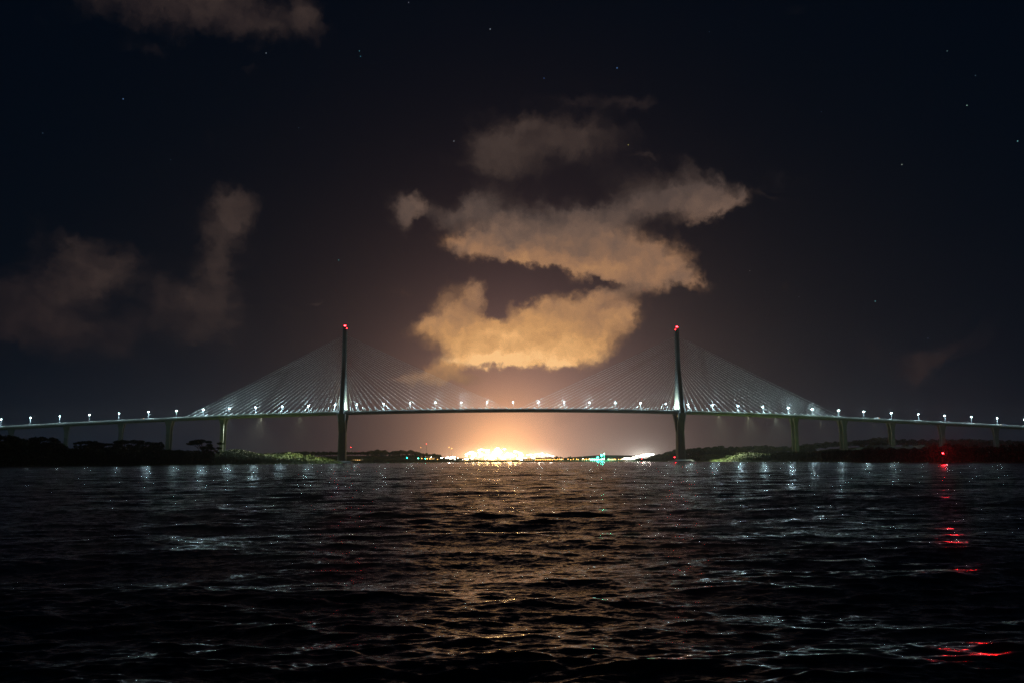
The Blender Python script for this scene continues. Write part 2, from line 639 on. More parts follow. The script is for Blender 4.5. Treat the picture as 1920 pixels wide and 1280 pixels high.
x0_, x1_ = verts[0, 0], verts[nc - 1, 0]
verts = np.concatenate([verts, np.array([(x0_, -58, 0), (x1_, -58, 0), (x1_, verts[nc - 1, 1], 0), (x0_, verts[0, 1], 0)])])
faces = np.concatenate([faces, np.array([[base, base + 1, base + 2, base + 3]])])
wm = bpy.data.materials.new('river_water')
wm.use_nodes = True
t = NB(wm.node_tree)
bs = wm.node_tree.nodes['Principled BSDF']
bs.inputs['Base Color'].default_value = (.0012, .0020, .0024, 1)
bs.inputs['Roughness'].default_value = 0.13
bs.inputs['IOR'].default_value = 1.333
c = t.n('ShaderNodeTexCoord')
geo = t.n('ShaderNodeNewGeometry')
mp = t.n('ShaderNodeMapping')
t.put(mp.inputs['Vector'], c.outputs['Object'])
mp.inputs['Scale'].default_value = (.45, 1.0, 1.0)
dist = t.v('LENGTH', c.outputs['Object'])


def slopes(scale, amp, d0, d1, lo, hi):
    n_ = t.noise(mp.outputs[0], scale, 2, .5, 'Color')
    v_ = t.n('ShaderNodeVectorMath', operation='MULTIPLY')
    t.put(v_.inputs[0], t.v('SUBTRACT', n_, (.5, .5, .5)))
    v_.inputs[1].default_value = (amp * .7, amp, 0)
    return t.scale(v_.outputs[0], t.smooth(dist, d0, d1, lo, hi))


# waves too small for the mesh at each distance
N_ = t.v('ADD', geo.outputs['Normal'], slopes(13.0, .70, 10, 30, 1.0, 1.3))
N_ = t.v('ADD', N_, slopes(4.2, .95, 18, 60, 0.40, 1.25))
N_ = t.v('ADD', N_, slopes(1.3, 1.25, 50, 150, 0.0, 1.0))
N_ = t.v('ADD', N_, slopes(.4, 1.0, 130, 400, 0.0, 1.0))
t.put(bs.inputs['Normal'], t.v('NORMALIZE', N_))
o = link('water', np_mesh('water', verts, faces, wm))
tag(o, kind='structure')

# ------------------------------------------------------------------ bridge geometry
TLd, TRd = 1297.0, 1327.0
Z_DECK_T = None
pL = at(643.5, 771.5, TLd + 0)
pR = at(1273.5, 768.5, TRd + 0)


def line_Y(x):
    t_ = (x - pL.x) / (pR.x - pL.x)
    y = TLd + (TRd - TLd) * t_
    if x < -480:
        y -= 0.0011 * (x + 480) ** 2
    if x > 520:
        y -= 0.0009 * (x - 520) ** 2
    return y


def bridge_xy(px, z=85.0):
    x = (px - 960) / F * 1310
    for _ in range(8):
        Y = line_Y(x)
        x = xat(px, Y, z)
    return x, line_Y(x)


DECK = [(-400, 826), (-200, 812), (0, 799.5), (115, 793.5), (227, 788), (336, 782.5), (420, 779.3), (484, 776.8), (582, 773.5), (643, 771.5), (770, 768.6),
        (865, 767.2), (960, 766.6), (1055, 766.9), (1150, 767.8), (1273, 770.0), (1378, 773.5), (1487, 778.4), (1577, 782.0), (1664, 786.5),
        (1765, 791.5), (1863, 796.2), (1920, 799.0), (2100, 809), (2300, 821)]
dx_, dz_ = [], []
for (px, py) in DECK:
    x, Y = bridge_xy(px)
    dx_.append(x)
    dz_.append(at(px, py, Y).z - 1.0)       # top of the parapet is what shows: road surface one metre lower
dx_, dz_ = np.array(dx_), np.array(dz_)
# smooth vertical curve through the levels
cf = np.polyfit(dx_, dz_, 8)


def deck_z(x):
    return float(np.polyval(cf, x))


def bridge_point(x, off=0.0, dz=0.0):
    Y = line_Y(x)
    tx = Vector((1, (line_Y(x + 1) - line_Y(x - 1)) / 2, 0)).normalized()
    nrm = Vector((-tx.y, tx.x, 0))           # points away from the camera
    return Vector((x, Y, deck_z(x) + dz)) + nrm * off


def heading(x):
    return math.atan2((line_Y(x + 1) - line_Y(x - 1)) / 2, 1)


bridge = empty('cable_stayed_bridge', (pL.x, pL.y, 0))
tag(bridge, 'long cable-stayed bridge with two tall pylons crossing the river under a row of lamps', 'bridge')
BI = Matrix.Translation(-bridge.location)


def bbuild(mb, name, m, parent=bridge, smooth=False):
    off = Vector(bridge.location)
    mb.v = [(a - off.x, b - off.y, c_ - off.z) for a, b, c_ in mb.v]
    return mb.build(name, m, parent, smooth)


xs = np.arange(dx_[0], dx_[-1], 8.0)
HALF = 14.5


def sweep(prof, x0=None, x1=None):
    mb = MB()
    secs = []
    for x in xs:
        if (x0 is not None and x < x0) or (x1 is not None and x > x1):
            continue
        secs.append([bridge_point(x, a, b) for a, b in prof])
    mb.loft(secs)
    return mb


bbuild(sweep([(-HALF, -.05), (HALF, -.05), (HALF, -1.2), (HALF - 1.2, -3.0), (8, -3.6), (-8, -3.6), (-HALF + 1.2, -3.0), (-HALF, -1.2)]), 'deck', M['concrete'])
bbuild(sweep([(-HALF + 1.6, 0.0), (-.9, 0.0), (-.9, -.04), (-HALF + 1.6, -.04)]), 'carriageway', M['asphalt'])
bbuild(sweep([(.9, 0.0), (HALF - 1.6, 0.0), (HALF - 1.6, -.04), (.9, -.04)]), 'carriageway', M['asphalt'])
for s in (-1, 1):
    a0, a1 = (-HALF + .02, -HALF + .35) if s < 0 else (HALF - .35, HALF - .02)
    bbuild(sweep([(a0, -.04), (a0, 1.0), (a1, 1.0), (a1, -.04)]), 'parapet', M['parapet'])
bbuild(sweep([(-.28, -.04), (-.12, .85), (.12, .85), (.28, -.04)]), 'median_barrier', M['parapet'])
for s in (-1, 1):
    mb = MB()
    for zz, rr in ((1.45, .13), (1.12, .07)):
        mb.tube([bridge_point(x, s * (HALF - .18), zz) for x in xs], [rr] * len(xs), 8)
    for x in np.arange(xs[0], xs[-1], 4.0):
        mb.tube([bridge_point(x, s * (HALF - .18), .98), bridge_point(x, s * (HALF - .18), 1.45)], [.05, .05], 5)
    bbuild(mb, 'handrail', M['parapet'], bridge, True)

# pylons
ZM = 150.0
H_TOP = {}


def pylon(px_base, ptop_py, x):
    base = bridge_point(x)
    hd = heading(x)
    top = at(px_base, ptop_py, base.y).z
    H_TOP[round(x)] = top
    R = Matrix.Translation((base.x, base.y, 0)) @ Matrix.Rotation(hd, 4, 'Z')

    def sec(cx, cy_, z, wx, wy):
        ch = min(wx, wy) * .18
        pts = [(-wx / 2 + ch, -wy / 2), (wx / 2 - ch, -wy / 2), (wx / 2, -wy / 2 + ch), (wx / 2, wy / 2 - ch), (wx / 2 - ch, wy / 2), (-wx / 2 + ch, wy / 2), (-wx / 2, wy / 2 - ch), (-wx / 2, -wy / 2 + ch)]
        return [R @ Vector((cx + a, cy_ + b, z)) for a, b in pts]
    p = bpy.data.objects.new('pylon', None)
    COL.objects.link(p)
    p.parent = bridge
    zd = base.z
    LEG = 17.6
    for s in (-1, 1):
        mb = MB()
        mb.loft([sec(0, s * LEG, zd - 2.6, 8.6, 5.4), sec(0, s * LEG, zd + 2, 8.0, 5.2), sec(0, s * (LEG * .5 + 1.6), zd + 36, 7.4, 5.0), sec(0, s * 3.0, ZM - 1.5, 7.0, 5.2)])
        bbuild(mb, 'upper_leg', M['pylon'], p)
        mb = MB()
        mb.loft([sec(0, s * 4.6, zd - 31.5, 10.6, 8.0), sec(0, s * 9.5, zd - 17.5, 11.2, 7.2), sec(0, s * LEG, zd - 2.61, 13.0, 6.4)])
        bbuild(mb, 'lower_leg', M['pylon'], p)
    mb = MB()
    mb.loft([sec(0, 0, -3, 12.6, 22), sec(0, 0, 5.0, 12.2, 20), sec(0, 0, zd - 31, 10.6, 17.0)])
    bbuild(mb, 'lower_shaft', M['pylon'], p)
    mb = MB()
    mb.loft([sec(0, 0, -3.5, 34, 46), sec(0, 0, 1.6, 34, 46), sec(0, 0, 3.4, 26, 38)])
    bbuild(mb, 'foundation', M['concrete'], p)
    mb = MB()
    mb.loft([sec(0, 0, ZM - 2.2, 7.2, 11.4), sec(0, 0, ZM + 12, 7.0, 8.6), sec(0, 0, top, 6.4, 7.6)])
    bbuild(mb, 'mast', M['pylon'], p)
    mb = MB()
    mb.loft([sec(0, 0, zd - 8.2, 7, 34), sec(0, 0, zd - 4.0, 7, 34)])
    bbuild(mb, 'cross_beam', M['pylon'], p)
    mb = MB()
    mb.loft([sec(0, 0, top, 4.6, 5.2), sec(0, 0, top + 1.4, 4.6, 5.2)])
    bbuild(mb, 'cap', M['steel'], p)
    return p, R, zd, top


PYL = []
for (px, py, bp) in ((648.0, 614.0, 643.5), (1269.8, 616.0, 1273.5)):
    x, Y = bridge_xy(bp)
    PYL.append((x, *pylon(px, py, x)))

# red aviation lights on the mast heads
for i, (x, p, R, zd, top) in enumerate(PYL):
    side = 'left' if i == 0 else 'right'
    off = Vector(bridge.location)
    for (a, b, r_, zz) in ((-.6, -3.0, .75, 2.3), (.9, -3.0, .75, 2.3), (2.9 if i == 0 else -2.9, -3.6, .5, -2.2)):
        q = R @ Vector((a, b, top + zz)) - off
        mb = MB()
        mb.ball(q, r_)
        mb.build('beacon_lamp', M['lampred'], p)
    q = R @ Vector((0, -3.5, top + 3.0)) - off
    light('beacon_light', 'POINT', (1, .02, .05), 2500, .5, p, q)

# stay cables
NC = 25
mbfar = MB()
sx_L = bridge_xy(352)[0]
sx_R = bridge_xy(1572)[0]
mid = (PYL[0][0] + PYL[1][0]) / 2
for i, (x, p, R, zd, top) in enumerate(PYL):
    for dirn in (-1, 1):
        if i == 0:
            end = sx_L if dirn < 0 else mid - 7
        else:
            end = mid + 7 if dirn < 0 else sx_R
        for k in range(NC):
            f = k / (NC - 1.0)
            xe = x + (end - x) * (0.055 + 0.945 * f)
            za = 127 + (201 - 127) * (f ** .72)
            for s in (-1, 1):
                a = bridge_point(xe, s * (HALF - .9), .4)
                yy = 3.0 if za > ZM else 3.0 + (ZM - za) * .22
                b = R @ Vector((dirn * 3.3, s * yy, za))
                pts = []
                Lc = (b - a).length
                for q in (0, 8.0 / Lc, 8.05 / Lc) + tuple(k_ / 8 for k_ in range(1, 9)):
                    u = q
                    pt = a.lerp(b, u)
                    pt.z -= 4 * 0.004 * (b - a).length * u * (1 - u)
                    pts.append(pt)
                if s < 0:
                    mb = MB()
                    mb.tube(pts, [.38, .34] + [.068] * 9, 8)
                    bbuild(mb, 'stay_cable', M['cable'], bridge, True)
                else:
                    mbfar.tube(pts, [.38, .34] + [.068] * 9, 8)
o = bbuild(mbfar, 'far_stay_cables', M['cable'], bridge, True)
tag(o, kind='stuff')

# piers
for px in (-180, -75, 25, 128, 230, 320, 420.5, 1487.5, 1577.5, 1668, 1762, 1862, 1960, 2060):
    x, Y = bridge_xy(px)
    hd = heading(x)
    zt = deck_z(x) - 3.2
    pr = bpy.data.objects.new('pier', None)
    COL.objects.link(pr)
    pr.parent = bridge
    R = Matrix.Translation(bridge_point(x) - Vector((0, 0, deck_z(x)))) @ Matrix.Rotation(hd, 4, 'Z')
    zb = min(gz(x, Y) - 2, 1.0)
    wide = 1.15 if px in (320, 1577.5) else 1.0
    for s in (-1, 1):
        mb = MB()
        secs = []
        for (z, wx, wy) in ((zb, 5.4, 3.6), (zt - 16, 5.0, 3.4), (zt - 8, 6.0, 4.6), (zt - 2.5, 8.6, 7.0), (zt - .02, 9.4, 8.2)):
            wx *= wide
            secs.append([R @ Vector((a * wx / 2, s * 6.8 + b * wy / 2, z)) for a, b in ((-1, -1), (1, -1), (1, 1), (-1, 1))])
        mb.loft(secs)
        bbuild(mb, 'column', M['concrete'], pr)

# architectural floodlights that wash the far leg of each pylon
for i, (x, p, R, zd, top) in enumerate(PYL):
    side = 'left' if i == 0 else 'right'
    for dxo in (5.5, -5.5):
        b = R @ Vector((dxo, 5.0, zd + .02))
        f = empty('floodlight', b, heading(x))
        tag(f, f'small floodlight on the bridge deck washing the {side} pylon, on its {"right" if dxo > 0 else "left"} side', 'floodlight', 'floodlights at the pylon feet')
        mb = MB()
        mb.tube([(0, 0, 0), (0, 0, .5)], [.25, .15])
        mb.build('stand', M['steel'], f)
        mb = MB()
        mb.box(-.45, .45, -.3, .3, .5, 1.1)
        mb.build('housing', M['steel'], f)
        mb = MB()
        mb.box(-.4, .4, .305, .34, .55, 1.05)
        mb.build('lens', M['lampcool'], f)
        light('flood_beam', 'SPOT', (.80, 1.0, .72), 170000, .3, f, (0, .5, 1.3), aim=(-dxo * .55, 8.5, 13), angle=75)

# ------------------------------------------------------------------ street lamps
LAMPS = [5, 60, 115, 171, 227, 283, 336, 387, 435, 484, 533, 582, 631, 671.5, 721, 770, 817, 865, 913, 961, 1008.5, 1055.5, 1103, 1150.5, 1197.5, 1244.5,
         1285.5, 1331, 1378, 1424, 1471, 1515, 1564, 1612, 1664, 1715, 1765, 1815, 1863.5, 1914]


def make_lamp():
    root = empty('street_lamp')
    mb = MB()
    mb.tube([(0, 0, 0), (0, 0, .9), (0, 0, .91), (0, 0, 9.6)], [.26, .24, .16, .10], 8)
    mb.build('pole', M['polepaint'], root, True)
    for s in (-1, 1):
        mb = MB()
        mb.tube([(0, 0, 9.8), (0, s * .9, 10.4), (0, s * 2.0, 10.6)], [.09, .08, .07], 6)
        mb.build('arm', M['steel'], root, True)
        hd_ = MB()
        hd_.loft([[(-.34, s * 1.9 - .1, 10.72), (.34, s * 1.9 - .1, 10.72), (.34, s * 1.9 + .9 * s + .1, 10.72), (-.34, s * 1.9 + .9 * s + .1, 10.72)],
                  [(-.2, s * 1.9, 10.9), (.2, s * 1.9, 10.9), (.2, s * 1.9 + .7 * s, 10.9), (-.2, s * 1.9 + .7 * s, 10.9)]])
        h = hd_.build('lamp_head', M['steel'], root)
        ln = MB()
        ln.ball((0, s * 2.35, 10.35), .60, 10, 6, .8)
        ln.build('lens', M['lampwhite'], h)
    light('lamp_light', 'POINT', (.60, .91, 1.0), 34000, .42, root, (0, -.4, 10.3))
    return root


def ordinal(n):
    return ['first', 'second', 'third', 'fourth', 'fifth', 'sixth', 'seventh', 'eighth', 'ninth', 'tenth', 'eleventh', 'twelfth', 'thirteenth', 'fourteenth'][n]


lamp0 = make_lamp()
for i, px in enumerate(LAMPS):
    o = lamp0 if i == 0 else copy_tree(lamp0)
    x, Y = bridge_xy(px, 92)
    b = bridge_point(x, -HALF + .18, .98)
    o.location = b
    o.rotation_euler.z = heading(x)
    if px < 640:
        lb = f'lit double-arm bridge lamp, {ordinal(i)} from the left edge of the photo'
    elif px < 1273:
        lb = f'lit double-arm bridge lamp on the main span, {ordinal(i - 13)} to the right of the left pylon'
    else:
        lb = f'lit double-arm bridge lamp, {ordinal(i - 26)} to the right of the right pylon'
    tag(o, lb, 'street lamp', 'street lamps along the bridge')

# ------------------------------------------------------------------ vehicles on the bridge


def make_vehicle(kind, paint):
    root = empty('car' if kind == 'car' else 'box_truck')
    if kind == 'car':
        L, H = 4.4, .75
        mb = MB()
        mb.loft([[(-2.2, -.85, .35), (-2.2, .85, .35), (-2.2, .8, .85), (-2.2, -.8, .85)], [(-1.9, -.9, .3), (-1.9, .9, .3), (-1.9, .85, .95), (-1.9, -.85, .95)],
                 [(1.2, -.9, .3), (1.2, .9, .3), (1.2, .85, .95), (1.2, -.85, .95)], [(2.2, -.85, .35), (2.2, .85, .35), (2.2, .75, .72), (2.2, -.75, .72)]])
        mb.build('body', paint, root)
        mb = MB()
        mb.loft([[(-1.8, -.8, .94), (1.0, -.8, .94), (1.0, .8, .94), (-1.8, .8, .94)], [(-1.3, -.65, 1.45), (.3, -.65, 1.45), (.3, .65, 1.45), (-1.3, .65, 1.45)]])
        mb.build('cabin', M['glass'], root)
        wx = (-1.35, 1.35)
        hz = .65
        fr = 2.2
    else:
        mb = MB()
        mb.box(-4.2, 1.9, -1.2, 1.2, .9, 3.5)
        mb.build('cargo_box', paint, root)
        mb = MB()
        mb.loft([[(2.0, -1.1, .5), (3.9, -1.1, .5), (3.9, 1.1, .5), (2.0, 1.1, .5)], [(2.0, -1.1, 1.5), (3.9, -1.1, 1.5), (3.9, 1.1, 1.5), (2.0, 1.1, 1.5)],
                 [(2.0, -1.0, 2.6), (3.3, -1.0, 2.6), (3.3, 1.0, 2.6), (2.0, 1.0, 2.6)]])
        mb.build('cab', M['cardark'], root)
        wx = (-3.0, 2.9)
        hz = .9
        fr = 3.9
    for a in wx:
        for s in (-1, 1):
            mb = MB()
            mb.tube([(a, s * .95, .36), (a, s * .72, .36)], [.36, .36], 12)
            mb.build('wheel', M['rubber'], root)
    for s in (-1, 1):
        mb = MB()
        mb.ball((fr, s * .62, hz), .16, 8, 5)
        mb.build('headlight', M['lampcity'], root)
        mb = MB()
        mb.ball((-fr - (.32 if kind != 'car' else 0), s * .62, hz), .13, 8, 5)
        mb.build('tail_light', M['lampredS'], root)
    mb = MB()
    mb.ball((fr - 1.0, -.2, 1.6 if kind == 'car' else 2.75), .22, 8, 5)
    mb.build('roof_lamp', M['lampamber'] if kind != 'car' else M['lampcity'], root)
    return root


VEH = [(289, 'car', 'carpaint', -6, 'pale car on the left approach right beside the sixth bridge lamp'),
       (273, 'box_truck', 'cardark', 6, 'truck with amber roof lamp on the left approach, just left of the sixth bridge lamp'),
       (1641, 'box_truck', 'carpaint', -6, 'truck with yellow roof lamp on the right approach past the second pier from the pylon'),
       (1820, 'car', 'carpaint', -6, 'pale car just right of the lamp above the red channel buoy side of the approach'),
       (1879, 'box_truck', 'cardark', 6, 'dark truck near the right end of the visible bridge deck')]
for px, kd, pt, off, lb in VEH:
    v = make_vehicle(kd, M[pt])
    x, Y = bridge_xy(px)
    v.location = bridge_point(x, off, .005)
    v.rotation_euler.z = heading(x) + (math.pi if off > 0 else 0)
    tag(v, lb, 'car' if kd == 'car' else 'truck', 'vehicles on the bridge')

# ------------------------------------------------------------------ trees


def leaves(center, rad, n, size, gen, squash=.8):
    """random leaf-clump quads filling the outer part of an ellipsoid"""
    d = gen.normal(size=(n, 3))
    d /= np.linalg.norm(d, axis=1)[:, None]
    r = rad * (0.55 + 0.5 * gen.random(n) ** .7)
    c_ = np.array(center) + d * r[:, None] * np.array([1, 1, squash])
    a = gen.normal(size=(n, 3))
    a /= np.linalg.norm(a, axis=1)[:, None]
    b = np.cross(a, gen.normal(size=(n, 3)))
    b /= np.linalg.norm(b, axis=1)[:, None]
    s = size * gen.uniform(.5, 1.25, n)[:, None]
    q = np.stack([c_ - a * s - b * s * .6, c_ + a * s - b * s * .35, c_ + a * s * .9 + b * s * .6, c_ - a * s * .7 + b * s * .5], 1)
    return q.reshape(-1, 3)


def crown_mesh(seed, kind):
    """unit tree: height 1, crown radius about .4"""
    g = np.random.default_rng(seed)
    vs = []
    lobes = []
    if kind == 'round':
        n = 20
        for k in range(n):
            a = g.uniform(0, 6.28)
            r = .30 * math.sqrt(g.random())
            z = .30 + .55 * g.random() * (1 - r * 1.2)
            lobes.append(((r * math.cos(a), r * math.sin(a), z), g.uniform(.10, .17), .8))
    elif kind == 'umbrella':
        for k in range(15):
            a = g.uniform(0, 6.28)
            r = .50 * math.sqrt(g.random())
            z = .90 - .32 * r + g.uniform(-.03, .03)
            lobes.append(((r * math.cos(a), r * math.sin(a), z), g.uniform(.08, .14), .33))
        for k in range(4):
            a = g.uniform(0, 6.28)
            r = .3 * math.sqrt(g.random())
            lobes.append(((r * math.cos(a), r * math.sin(a), g.uniform(.55, .7)), g.uniform(.08, .12), .4))
    elif kind == 'tall':
        for k in range(15):
            a = g.uniform(0, 6.28)
            z = g.uniform(.4, .88)
            r = .22 * math.sqrt(g.random()) * (1.25 - z * .7)
            lobes.append(((r * math.cos(a), r * math.sin(a), z), g.uniform(.09, .14), 1.0))
    elif kind == 'bush':
        for k in range(12):
            a = g.uniform(0, 6.28)
            r = .45 * math.sqrt(g.random())
            lobes.append(((r * math.cos(a), r * math.sin(a), g.uniform(.15, .75) * (1 - r * .7)), g.uniform(.16, .26), .85))
    for c_, r_, sq in lobes:
        vs.append(leaves(c_, r_, 130 if kind != 'bush' else 70, .030 if kind != 'bush' else .05, g, sq))
    v = np.concatenate(vs)
    f = np.arange(len(v)).reshape(-1, 4)
    return v, f, lobes


PROTO = []
for i, (kd, lm) in enumerate((('round', 'leafA'), ('round', 'leafB'), ('umbrella', 'leafA'), ('tall', 'leafB'), ('round', 'leafC'), ('umbrella', 'leafB'), ('tall', 'leafA'))):
    v, f, lobes = crown_mesh(100 + i, kd)
    cm = np_mesh('crown', v, f, M[lm], False)
    mb = MB()
    top = .5 if kd != 'tall' else .65
    mb.tube([(0, 0, -.04), (.01, 0, .2), (0, .01, top)], [.032, .024, .015], 7)
    for c_, r_, sq in lobes[::2]:
        st = (0, 0, .22 + .25 * rnd.random())
        mdp = (c_[0] * .5, c_[1] * .5, (st[2] + c_[2]) / 2 + .02)
        mb.tube([st, mdp, c_], [.013, .009, .004], 5)
    PROTO.append((cm, mb.mesh('trunk', M['bark'])))
BUSH = []
for i, lm in enumerate(('leafB', 'leafC', 'leafA')):
    v, f, lobes = crown_mesh(300 + i, 'bush')
    BUSH.append(np_mesh('foliage', v, f, M[lm], False))


def tree(px, ytop, d, kind, label, group, wf=1.0):
    z = at(px, ytop, d).z
    x = xat(px, d, z)
    g = gz(x, d)
    h = max(z - g, 4.0)
    t_ = empty('tree', (x, d, g), rnd.uniform(0, 6.28))
    s = h / .98
    t_.scale = (s * wf, s * wf, s)
    cm, tm = PROTO[kind]
    link('crown', cm, t_)
    link('trunk', tm, t_)
    tag(t_, label, 'tree', group)
    return t_


WOOD = []


def wood_tree(px, ytop, d, kind, wf=1.0):
    z = at(px, ytop, d).z
    x = xat(px, d, z)
    g = gz(x, d)
    s = max(z - g, 4.0) / .98
    a = rnd.uniform(0, 6.28)
    me = PROTO[kind][0]
    v_ = np.empty(len(me.vertices) * 3, dtype=np.float32)
    me.vertices.foreach_get('co', v_)
    v_ = v_.reshape(-1, 4, 3)[::2].reshape(-1, 3) * np.array([s * wf, s * wf, s])
    ca, sa = math.cos(a), math.sin(a)
    WOOD.append(np.stack([v_[:, 0] * ca - v_[:, 1] * sa + x, v_[:, 0] * sa + v_[:, 1] * ca + d, v_[:, 2] + g], 1))


def build_wood(name, m):
    v_ = np.concatenate(WOOD)
    WOOD.clear()
    o_ = link(name, np_mesh(name, v_, np.arange(len(v_)).reshape(-1, 4), m, False))
    tag(o_, kind='stuff')


def bush(px, d, h, kind, label, group, wf=1.3):
    x = xat(px, d, 3)
    g = gz(x, d)
    o_ = link('bush', BUSH[kind])
    o_.location = (x, d, g - .1 * h)
    o_.rotation_euler.z = rnd.uniform(0, 6.28)
    o_.scale = (h * wf, h * wf, h * 1.1)
    tag(o_, label, 'bush', group)
    return o_


def outline(pts, px):
    a = np.array(pts, float)
    return float(np.interp(px, a[:, 0], a[:, 1]))


OL_L = [(-150, 800), (-60, 806), (0, 808), (45, 808), (60, 813), (105, 813), (113, 828), (150, 829), (168, 819), (190, 820), (204, 828), (222, 818), (252, 818),
        (263, 827), (278, 820), (300, 820), (312, 837), (350, 839), (470, 845)]
OL_R = [(1555, 848), (1590, 846), (1612, 838), (1630, 830), (1645, 834), (1660, 832), (1680, 834), (1695, 829), (1706, 839), (1722, 833), (1740, 833), (1758, 824),
        (1775, 826), (1800, 828), (1840, 829), (1850, 833), (1870, 829), (1900, 827), (1980, 826), (2100, 820)]
# nearest rows: dark silhouettes
KL = [0, 4, 6, 0, 2, 1]
for i, px in enumerate(np.arange(-130, 356, 13.5)):
    y = outline(OL_L, px)
    kd = 2 if 160 < px < 310 and i % 3 == 0 else KL[i % 6]
    tree(px + rnd.uniform(-3, 3), y + rnd.uniform(0, 2.5), shore(px) + rnd.uniform(28, 50), kd, 'dark broad-crowned tree in the tall black wood on the near left bank', 'trees of the near left bank')
for i, px in enumerate(np.arange(-120, 400, 15.0)):
    y = outline(OL_L, px) + rnd.uniform(8, 16)
    tree(px, min(y, 856), shore(px) + rnd.uniform(12, 24), (0, 1, 4)[i % 3], 'lower dark tree at the water edge before the tall wood on the left bank', 'waterside trees of the left bank', 1.25)
tree(383, 819, 905, 5, 'lone flat-topped tree leaning over the bank left of the nearest bridge pier', None, 1.25)
tree(398, 833, 915, 2, 'small flat-crowned tree just right of the lone flat-topped tree', None, 1.2)
for i, px in enumerate(np.arange(1575, 2080, 13.0)):
    y = outline(OL_R, px)
    tree(px + rnd.uniform(-3, 3), y + rnd.uniform(0, 2), shore(px) + rnd.uniform(30, 55), (0, 6, 1, 0, 4)[i % 5], 'black tree in the wood on the near right bank behind the red beacon', 'trees of the near right bank', 1.1)
for i, px in enumerate(np.arange(1545, 2080, 15.0)):
    y = outline(OL_R, px) + rnd.uniform(7, 14)
    tree(px, min(y, 858), shore(px) + rnd.uniform(12, 24), (0, 1, 4)[i % 3], 'low black tree at the water edge of the near right bank', 'waterside trees of the right bank', 1.3)
# ridge behind the left pylon
OL_M = [(470, 846), (575, 843), (650, 844), (690, 843), (714, 839), (728, 843), (745, 841), (772, 841), (790, 845), (805, 848), (818, 847), (828, 853), (836, 860)]
for i, px in enumerate(np.arange(480, 836, 5.0)):
    tree(px + rnd.uniform(-2, 2), outline(OL_M, px) + rnd.uniform(0, 1.5), 1800 + rnd.uniform(-30, 60), (0, 1, 4)[i % 3], 'dark tree on the low wooded ridge behind the left pylon', 'trees of the ridge behind the left pylon', 1.7)
for i, px in enumerate(np.arange(690, 838, 8)):
    wood_tree(px, outline(OL_M, px) + 6 + rnd.uniform(0, 3), max(shore(px) + 25, 1730), (0, 1)[i % 2], 1.4)
OL_N = [(1195, 861), (1215, 855), (1232, 848), (1242, 847), (1255, 842), (1268, 838), (1290, 838), (1312, 835), (1330, 834), (1350, 832), (1380, 834), (1400, 833),
        (1440, 831), (1452, 835), (1480, 833), (1500, 833), (1515, 832)]
for i, px in enumerate(np.arange(1200, 1520, 5.0)):
    tree(px + rnd.uniform(-2, 2), outline(OL_N, px) + rnd.uniform(0, 1.5), 1650 + rnd.uniform(-20, 60), (0, 1, 4)[i % 3], 'dark tree on the wooded ridge behind the right pylon', 'trees of the ridge behind the right pylon', 1.7)
for i, px in enumerate(np.arange(1215, 1480, 9)):
    wood_tree(px, outline(OL_N, px) + 7 + rnd.uniform(0, 4), max(1500, float(shore(px)) + 30), (0, 1, 4)[i % 3], 1.4)
OL_F = [(1505, 829), (1525, 826), (1560, 824), (1600, 822), (1630, 820), (1650, 814), (1664, 818), (1700, 820), (1740, 819), (1800, 818), (1880, 820), (1960, 822)]
for i, px in enumerate(np.arange(1508, 1960, 6)):
    wood_tree(px + rnd.uniform(-2, 2), outline(OL_F, px) + rnd.uniform(0, 1.5), 1900 + rnd.uniform(-30, 60), (0, 1, 4)[i % 3], 1.8)
build_wood('far_wood', M['leafA'])
# dark clump inside the port lights
for i, (px, y) in enumerate(((1036, 857), (1044, 853), (1052, 854), (1060, 856), (1068, 853), (1077, 855), (1084, 858))):
    tree(px, y, 1795 + i * 3, (0, 1)[i % 2], 'dark tree of the small clump standing among the amber port lights', 'tree clump inside the port', 1.3)

# lit bushes under the side spans
for i in range(26):
    px = rnd.uniform(395, 640)
    bush(px, float(shore(px)) + rnd.uniform(25, 210), rnd.uniform(2.5, 6), (0, 1, 0)[i % 3], 'green bush lit by the bridge on the grassy left bank', 'bushes of the left bank')
for i in range(14):
    px = rnd.uniform(495, 585)
    bush(px, 1290 + rnd.uniform(-30, 30), rnd.uniform(5, 9), 1, 'tall yellow-green lit bush on the mound left of the left pylon', 'tall lit bushes by the left pylon')
for i in range(34):
    px = rnd.uniform(1330, 1620)
    bush(px, float(shore(px)) + rnd.uniform(30, 260), rnd.uniform(2.5, 6.5), (0, 1, 0)[i % 3], 'green bush lit by the bridge on the grassy right bank', 'bushes of the right bank')
for i in range(16):
    px = rnd.uniform(1610, 1780)
    bush(px, 1150 + rnd.uniform(-60, 40), rnd.uniform(6, 10), 1, 'olive lit bush on the slope behind the black wood of the right bank', 'bushes of the right slope')


def undergrowth(name, p0, p1, n, s0, s1, hmax, lab_mat):
    g = np.random.default_rng(int(abs(p0)))
    px = g.uniform(p0, p1, n)
    s = g.uniform(s0, s1, n)
    d = shore(px) + s
    x = (px - 960) / F * d * .99
    z = ground_z(px, d, x)
    c_ = np.stack([x, d, z + g.random(n) ** 1.5 * hmax], 1)
    a = g.normal(size=(n, 3))
    a /= np.linalg.norm(a, axis=1)[:, None]
    b = np.cross(a, g.normal(size=(n, 3)))
    b /= np.linalg.norm(b, axis=1)[:, None]
    k = g.uniform(.4, 1.1, n)[:, None]
    q = np.stack([c_ - a * k - b * k * .6, c_ + a * k - b * k * .4, c_ + a * k * .8 + b * k * .6, c_ - a * k * .7 + b * k * .5], 1).reshape(-1, 3)
    o_ = link(name, np_mesh(name, q, np.arange(len(q)).reshape(-1, 4), lab_mat, False))
    tag(o_, kind='stuff')


